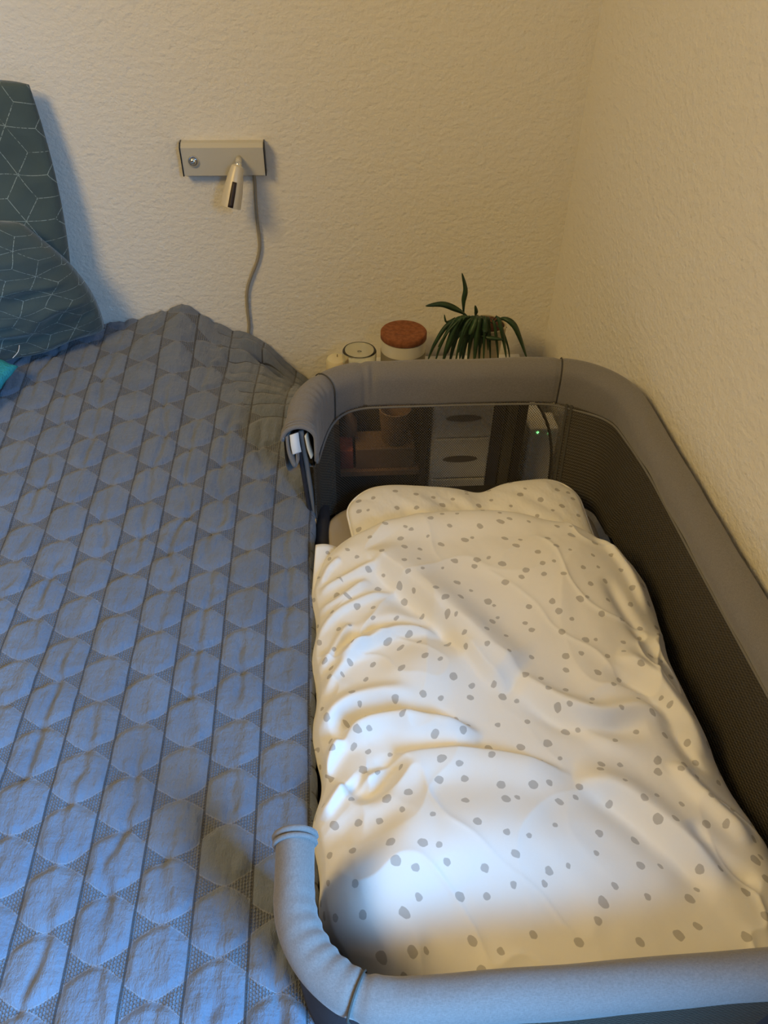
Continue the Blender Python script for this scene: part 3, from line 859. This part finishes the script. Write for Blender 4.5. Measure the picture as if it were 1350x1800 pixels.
s0 = at(417, 293, 1, 1.546); s1 = at(405, 364, 1, 1.528); ax = (s1 - s0); Ls = ax.length; ax.normalize()
spot = lathe('spot_head', [(.005, -.004), (.0105, -.001), (.0120, .004), (.0155, .022), (.0185, .045), (.0198, Ls), (.0175, Ls + .0002), (.0165, Ls - .010), (.001, Ls - .012)], s0, m_spot, lamp, n=36, axis=ax)
# dark slot running down the front of the spot
side = ax.cross(Vector((0, -1, 0))).normalized(); fr = side.cross(ax).normalized()
if fr.y > 0: fr = -fr
V = []
for t in np.linspace(.36, .985, 10):
    r_ = np.interp(t * Ls, [.022, .045, Ls], [.0155, .0185, .0198]) + .0004
    for a in (-.25, 0, .25):
        aa2 = a - .02
        V.append(s0 + ax * (t * Ls) + fr * (r_ * math.cos(aa2)) + side * (r_ * math.sin(aa2)))
slot = mesh_obj('slot', V, grid_faces(10, 3), m_slot, spot)
md = slot.modifiers.new('solid', 'SOLIDIFY'); md.thickness = .001; md.offset = 0
cordp = [at(px, py, 1, 1.594) for px, py in [(446, 303), (448, 322), (449, 345), (452, 385), (456, 420), (456, 440), (451, 462), (443, 482), (436, 503), (434, 520), (435, 545), (438, 570), (437, 592)]]
cordp.append(cordp[-1] + Vector((0, 0, -.05)))
tube('cord', smoothpath(cordp, 6), .0033, m_cord, lamp, n=10)

# ================================================================ NIGHTSTAND and what stands on it
ZN = .41
ns = empty('nightstand', (.20, 1.43, 0)); tag(ns, 'white low side table against the back wall behind the crib', 'nightstand')
box_obj('tabletop', -.002, 1.31, ZN - .022, .45, 1.592, ZN, m_frame, ns, .002)
for (x, y) in ((0.002, 1.32), (0.42, 1.32), (0.002, 1.56), (0.42, 1.56)): box_obj('leg', x, y, 0, x + .025, y + .025, ZN - .0225, m_frame, ns)
box_obj('shelf', .0, 1.33, .18, .43, 1.58, .195, m_frame, ns)
# canister
can = empty('canister', (.161, 1.48, ZN)); tag(can, 'round white and grey storage canister with a cork lid', 'canister')
lathe('body', [(.0475, 0), (.0482, .003), (.0482, .1085)], (.161, 1.48, ZN + .0005), m_ceramic, can)
lathe('grey_band', [(.0486, .012), (.0486, .082)], (.161, 1.48, ZN), m_band, can, caps=False)
def corklid():
    c = Vector((.161, 1.48, ZN + .1095)); n = 60; V = []; R_ = .0495
    prof = [(R_ - .003, 0), (R_, .002), (R_, .014), (R_ - .002, .0165)]
    for r_, z in prof:
        for k in range(n): a = 2 * PI * k / n; V.append((c.x + r_ * math.cos(a), c.y + r_ * math.sin(a), c.z + z))
    for q in range(14, 0, -1):
        r_ = (R_ - .004) * q / 14
        for k in range(n):
            a = 2 * PI * k / n; x, y = r_ * math.cos(a), r_ * math.sin(a)
            d = abs(math.hypot((x - .004) / 1.4, y + .002) - .014)
            z = .0165 - .0022 * math.exp(-(d / .0022) ** 2) * (1 if (a % (2 * PI)) > .7 else .2) - .0012 * math.exp(-((x + .02) ** 2 + (y - .01) ** 2) / .00006)
            V.append((c.x + x, c.y + y, c.z + z))
    F_ = []; K = len(V) // n
    for i in range(K - 1):
        for k in range(n): F_.append((i * n + k, i * n + (k + 1) % n, (i + 1) * n + (k + 1) % n, (i + 1) * n + k))
    F_.append(tuple((K - 1) * n + k for k in range(n))); F_.append(tuple(range(n))[::-1])
    mesh_obj('cork_lid', V, F_, m_cork, can)
corklid()
# glass jar upside down with thick base uppermost
gl = lathe('glass_jar', [(.034, 0), (.0355, .003), (.0360, .040), (.0372, .070), (.0368, .080), (.0345, .0835), (.030, .081), (.006, .078), (.001, .080)], (.066, 1.478, ZN + .001), m_glass, None, caps=False)
md = gl.modifiers.new('solid', 'SOLIDIFY'); md.thickness = .0012; md.offset = -1
tag(gl, 'clear glass jar standing left of the cork-lidded canister', 'jar')
cdl = empty('candle', (.018, 1.510, ZN)); tag(cdl, 'short cream candle left of the glass jar, half hidden by the crib rim', 'candle')
lathe('wax', [(.024, 0), (.025, .002), (.025, .040), (.022, .046), (.012, .049), (.001, .0495)], (.018, 1.510, ZN + .0005), m_wax, cdl)
tube('wick', [(.018, 1.510, ZN + .049), (.0185, 1.510, ZN + .056)], .0008, m_twig, cdl, n=6)
# potted plant
pot_c = Vector((.336, 1.465, ZN))
pl = empty('potted_plant', tuple(pot_c)); tag(pl, 'trailing green plant with strap-like leaves in a small cream pot', 'plant')
lathe('pot', [(.026, 0), (.028, .002), (.036, .120), (.040, .121), (.041, .145), (.037, .146), (.036, .130), (.034, .128)], pot_c + Vector((0, 0, .0005)), m_pot, pl)
lathe('soil', [(.0355, .1285), (.0355, .139), (.034, .146), (.024, .150), (.001, .152)], pot_c, m_soil, pl)
nlf = [0]
def leaf(pts, w, th=.0012, twist=0.0, m=m_leaf):
    P = smoothpath(pts, 7); V = []; K = len(P)
    for i, p in enumerate(P):
        t = i / (K - 1); tg = (P[min(i + 1, K - 1)] - P[max(i - 1, 0)]).normalized()
        view = Vector((math.sin(twist * t + nlf[0]) * .35, -1, .7)).normalized()
        sd_ = tg.cross(view).normalized(); nn = sd_.cross(tg).normalized()
        ww = w * (math.sin(PI * min(1, .06 + t * .94)) ** .8 * (.35 + .65 * sst(0, .5, np.array(t)))) + .0006
        ww = float(ww)
        V += [p - sd_ * ww, p + nn * ww * .35, p + sd_ * ww, p - nn * (ww * .1 + th)]
    F_ = []
    for i in range(K - 1):
        for k in range(4): F_.append((i * 4 + k, i * 4 + (k + 1) % 4, (i + 1) * 4 + (k + 1) % 4, (i + 1) * 4 + k))
    F_.append((0, 1, 2, 3)); F_.append(tuple((K - 1) * 4 + k for k in (3, 2, 1, 0)))
    nlf[0] += 1
    return mesh_obj('leaf', V, F_, m, pl)
A1 = lambda px, py, y=1.45: at(px, py, 1, y)
leaf([A1(815, 556), A1(815, 530), A1(818, 508), A1(812, 480)], .0048, twist=.4)
leaf([A1(822, 556, 1.44), A1(805, 545, 1.43), A1(778, 535, 1.42), A1(748, 538, 1.415)], .0060)
leaf([A1(868, 566, 1.44), A1(885, 560, 1.42), A1(902, 570, 1.41), A1(913, 592, 1.405), A1(927, 632, 1.40)], .0062)
leaf([A1(835, 556, 1.46), A1(837, 548, 1.455), A1(835, 537, 1.45)], .0036)
leaf([A1(845, 590, 1.40), A1(862, 594, 1.39), A1(884, 597, 1.385)], .0040)
leaf([A1(862, 566, 1.43), A1(882, 580, 1.41), A1(893, 610, 1.40), A1(896, 632, 1.40)], .0014)
leaf([A1(822, 566, 1.43), A1(805, 560, 1.41), A1(790, 568, 1.41)], .0020)
leaf([A1(800, 558, 1.43), A1(785, 566, 1.41), A1(781, 553, 1.41)], .0018)
rnd = random.Random(11)
ends = [(752, 634, .0042), (764, 640, .0030), (778, 640, .0058), (790, 640, .0050), (800, 642, .0026), (812, 642, .0056), (822, 640, .0052), (833, 640, .0048), (842, 636, .0030), (850, 642, .0022), (862, 640, .0020), (876, 636, .0028), (890, 630, .0044), (806, 620, .005), (818, 610, .0052), (828, 600, .005), (845, 612, .0036), (770, 610, .0018), (795, 610, .0040), (840, 580, .0060), (852, 585, .0065), (800, 600, .005), (812, 596, .0062), (836, 618, .0066), (848, 604, .0058), (858, 596, .0055), (786, 622, .005), (824, 588, .006), (858, 616, .0030), (834, 636, .0055), (808, 632, .006)]
for (ex, ey, w_) in ends:
    sx = min(868, max(822, 845 + (ex - 825) * .35)); y_ = 1.425 - rnd.random() * .02
    pk = ex + (sx - ex) * .45
    leaf([A1(sx, 560 + rnd.uniform(-3, 4), 1.445), A1((sx + pk) / 2, 556 + rnd.uniform(0, 8), y_), A1(pk, 570 + rnd.uniform(0, 10), y_ - .01), A1(ex + (pk - ex) * .35, (ey + 572) / 2 + 4, y_ - .015), A1(ex, ey, y_ - .015)], w_)
for q in range(7):
    a = rnd.uniform(0, PI * 2); p = pot_c + Vector((0, 0, .135))
    tube('twig', smoothpath([p + Vector((.02 * math.cos(a), .02 * math.sin(a), 0)), p + Vector((.03 * math.cos(a + .5), .03 * math.sin(a + .5), .012)), p + Vector((.042 * math.cos(a + 1), .042 * math.sin(a + 1), .004))], 5), .0011, m_twig, pl, n=6)

# ---- things seen through the mesh, on the floor between the crib and the table
dt = empty('drawer_tower', (.24, 1.25, 0)); tag(dt, 'narrow white drawer tower with oval grips, behind the mesh of the crib', 'drawers')
tx0, tx1, ty0, ty1 = .190, .303, 1.178, 1.30
box_obj('cabinet', tx0, ty0 + .006, 0, tx1, ty1, .562, m_plastic, dt, .003)
for (z0_, z1_) in ((.47, .558), (.372, .466), (.19, .368), (.01, .186)):
    d = box_obj('drawer', tx0 + .003, ty0, z0_, tx1 - .003, ty0 + .0055, z1_, m_plastic, dt, .0015)
    if z0_ > .15:
        n = 24; zc = (z0_ + z1_) / 2
        V = [((tx0 + tx1) / 2 + .034 * math.cos(2 * PI * k / n), ty0 - .0006, zc + .008 * math.sin(2 * PI * k / n)) for k in range(n)]
        V += [(x, ty0 - .0001, z) for x, _, z in V]
        F_ = [tuple(range(n)), tuple(range(2 * n - 1, n - 1, -1))] + [(k, (k + 1) % n, n + (k + 1) % n, n + k) for k in range(n)]
        mesh_obj('grip', V, F_, m_recess, d, smooth=False)
# open dark shelf left of it
sh = empty('shelf_unit', (.05, 1.26, 0)); tag(sh, 'low dark open shelf left of the white drawer tower, behind the mesh', 'shelf')
box_obj('side_panel', .004, 1.19, 0, .014, 1.30, .50, m_darkwood, sh); box_obj('side_panel', .1702, 1.19, 0, .182, 1.30, .545, m_darkwood, sh)
box_obj('back_panel', .0145, 1.292, 0, .1698, 1.30, .545, m_darkwood, sh)
box_obj('shelf', .0145, 1.19, .375, .1698, 1.2918, .386, m_brown2, sh); box_obj('shelf', .0145, 1.19, .15, .1698, 1.2918, .16, m_darkwood, sh)
cup = lathe('cup', [(.020, 0), (.024, .004), (.029, .05), (.031, .075), (.029, .076), (.026, .05), (.018, .006), (.001, .005)], (.122, 1.225, .4345), m_brown2, None, n=32)
tag(cup, 'small brown cup on the cardboard box in the dark shelf', 'cup')
bx = box_obj('cardboard_box', .045, 1.198, .3865, .160, 1.26, .434, m_brown, None, .002); tag(bx, 'flat brown cardboard box on the dark shelf behind the mesh', 'box')
rb = box_obj('small_box', .015, 1.20, .3865, .040, 1.25, .43, m_red, None, .001); tag(rb, 'tiny reddish box beside the cardboard box on the dark shelf', 'box')
bt = lathe('bottle', [(.015, 0), (.017, .003), (.017, .07), (.008, .09), (.008, .105), (.001, .106)], (.034, 1.262, .3865), m_brown2, None, n=24); tag(bt, 'brown bottle at the left end of the dark shelf behind the mesh', 'bottle')
# files right of the tower
fl = [(.306, .022, .56, m_blue, 'dark navy file standing right beside the white drawer tower'), (.332, .020, .55, m_book, 'olive file standing between the navy file and the black one'), (.356, .016, .56, m_lampend, 'thin black file standing third from the white drawer tower')]
bs = box_obj('storage_box', .305, 1.19, 0, .385, 1.30, .30, m_darkwood, None, .003); tag(bs, 'dark storage box under the three standing files', 'box')
for (x, wd_, h_, m_, lb) in fl:
    o = box_obj('file', x, 1.195, .3005, x + wd_, 1.29, h_, m_, None, .002); tag(o, lb, 'file')
# power strip on the wall side with green lights, and its cable
ps = empty('power_strip', (.425, 1.26, 0)); tag(ps, 'white power adapter with two green lights standing in the corner behind the mesh', 'power adapter')
box_obj('housing', .395, 1.24, .0, .455, 1.30, .44, m_plastic, ps, .004)
for (x, z) in ((.412, .432), (.436, .428)):
    lathe('indicator', [(.002, 0), (.002, .001), (.0005, .0015)], (x, 1.2398, z), m_led, ps, n=12, axis=(0, -1, 0))
cb = tube('cable', smoothpath([(.395, 1.31, .50), (.42, 1.235, .47), (.437, 1.225, .42), (.445, 1.22, .36), (.45, 1.22, .22), (.44, 1.22, .006)], 8), .003, m_lampend, None); tag(cb, 'thin black cable running down in front of the white adapter', 'cable')
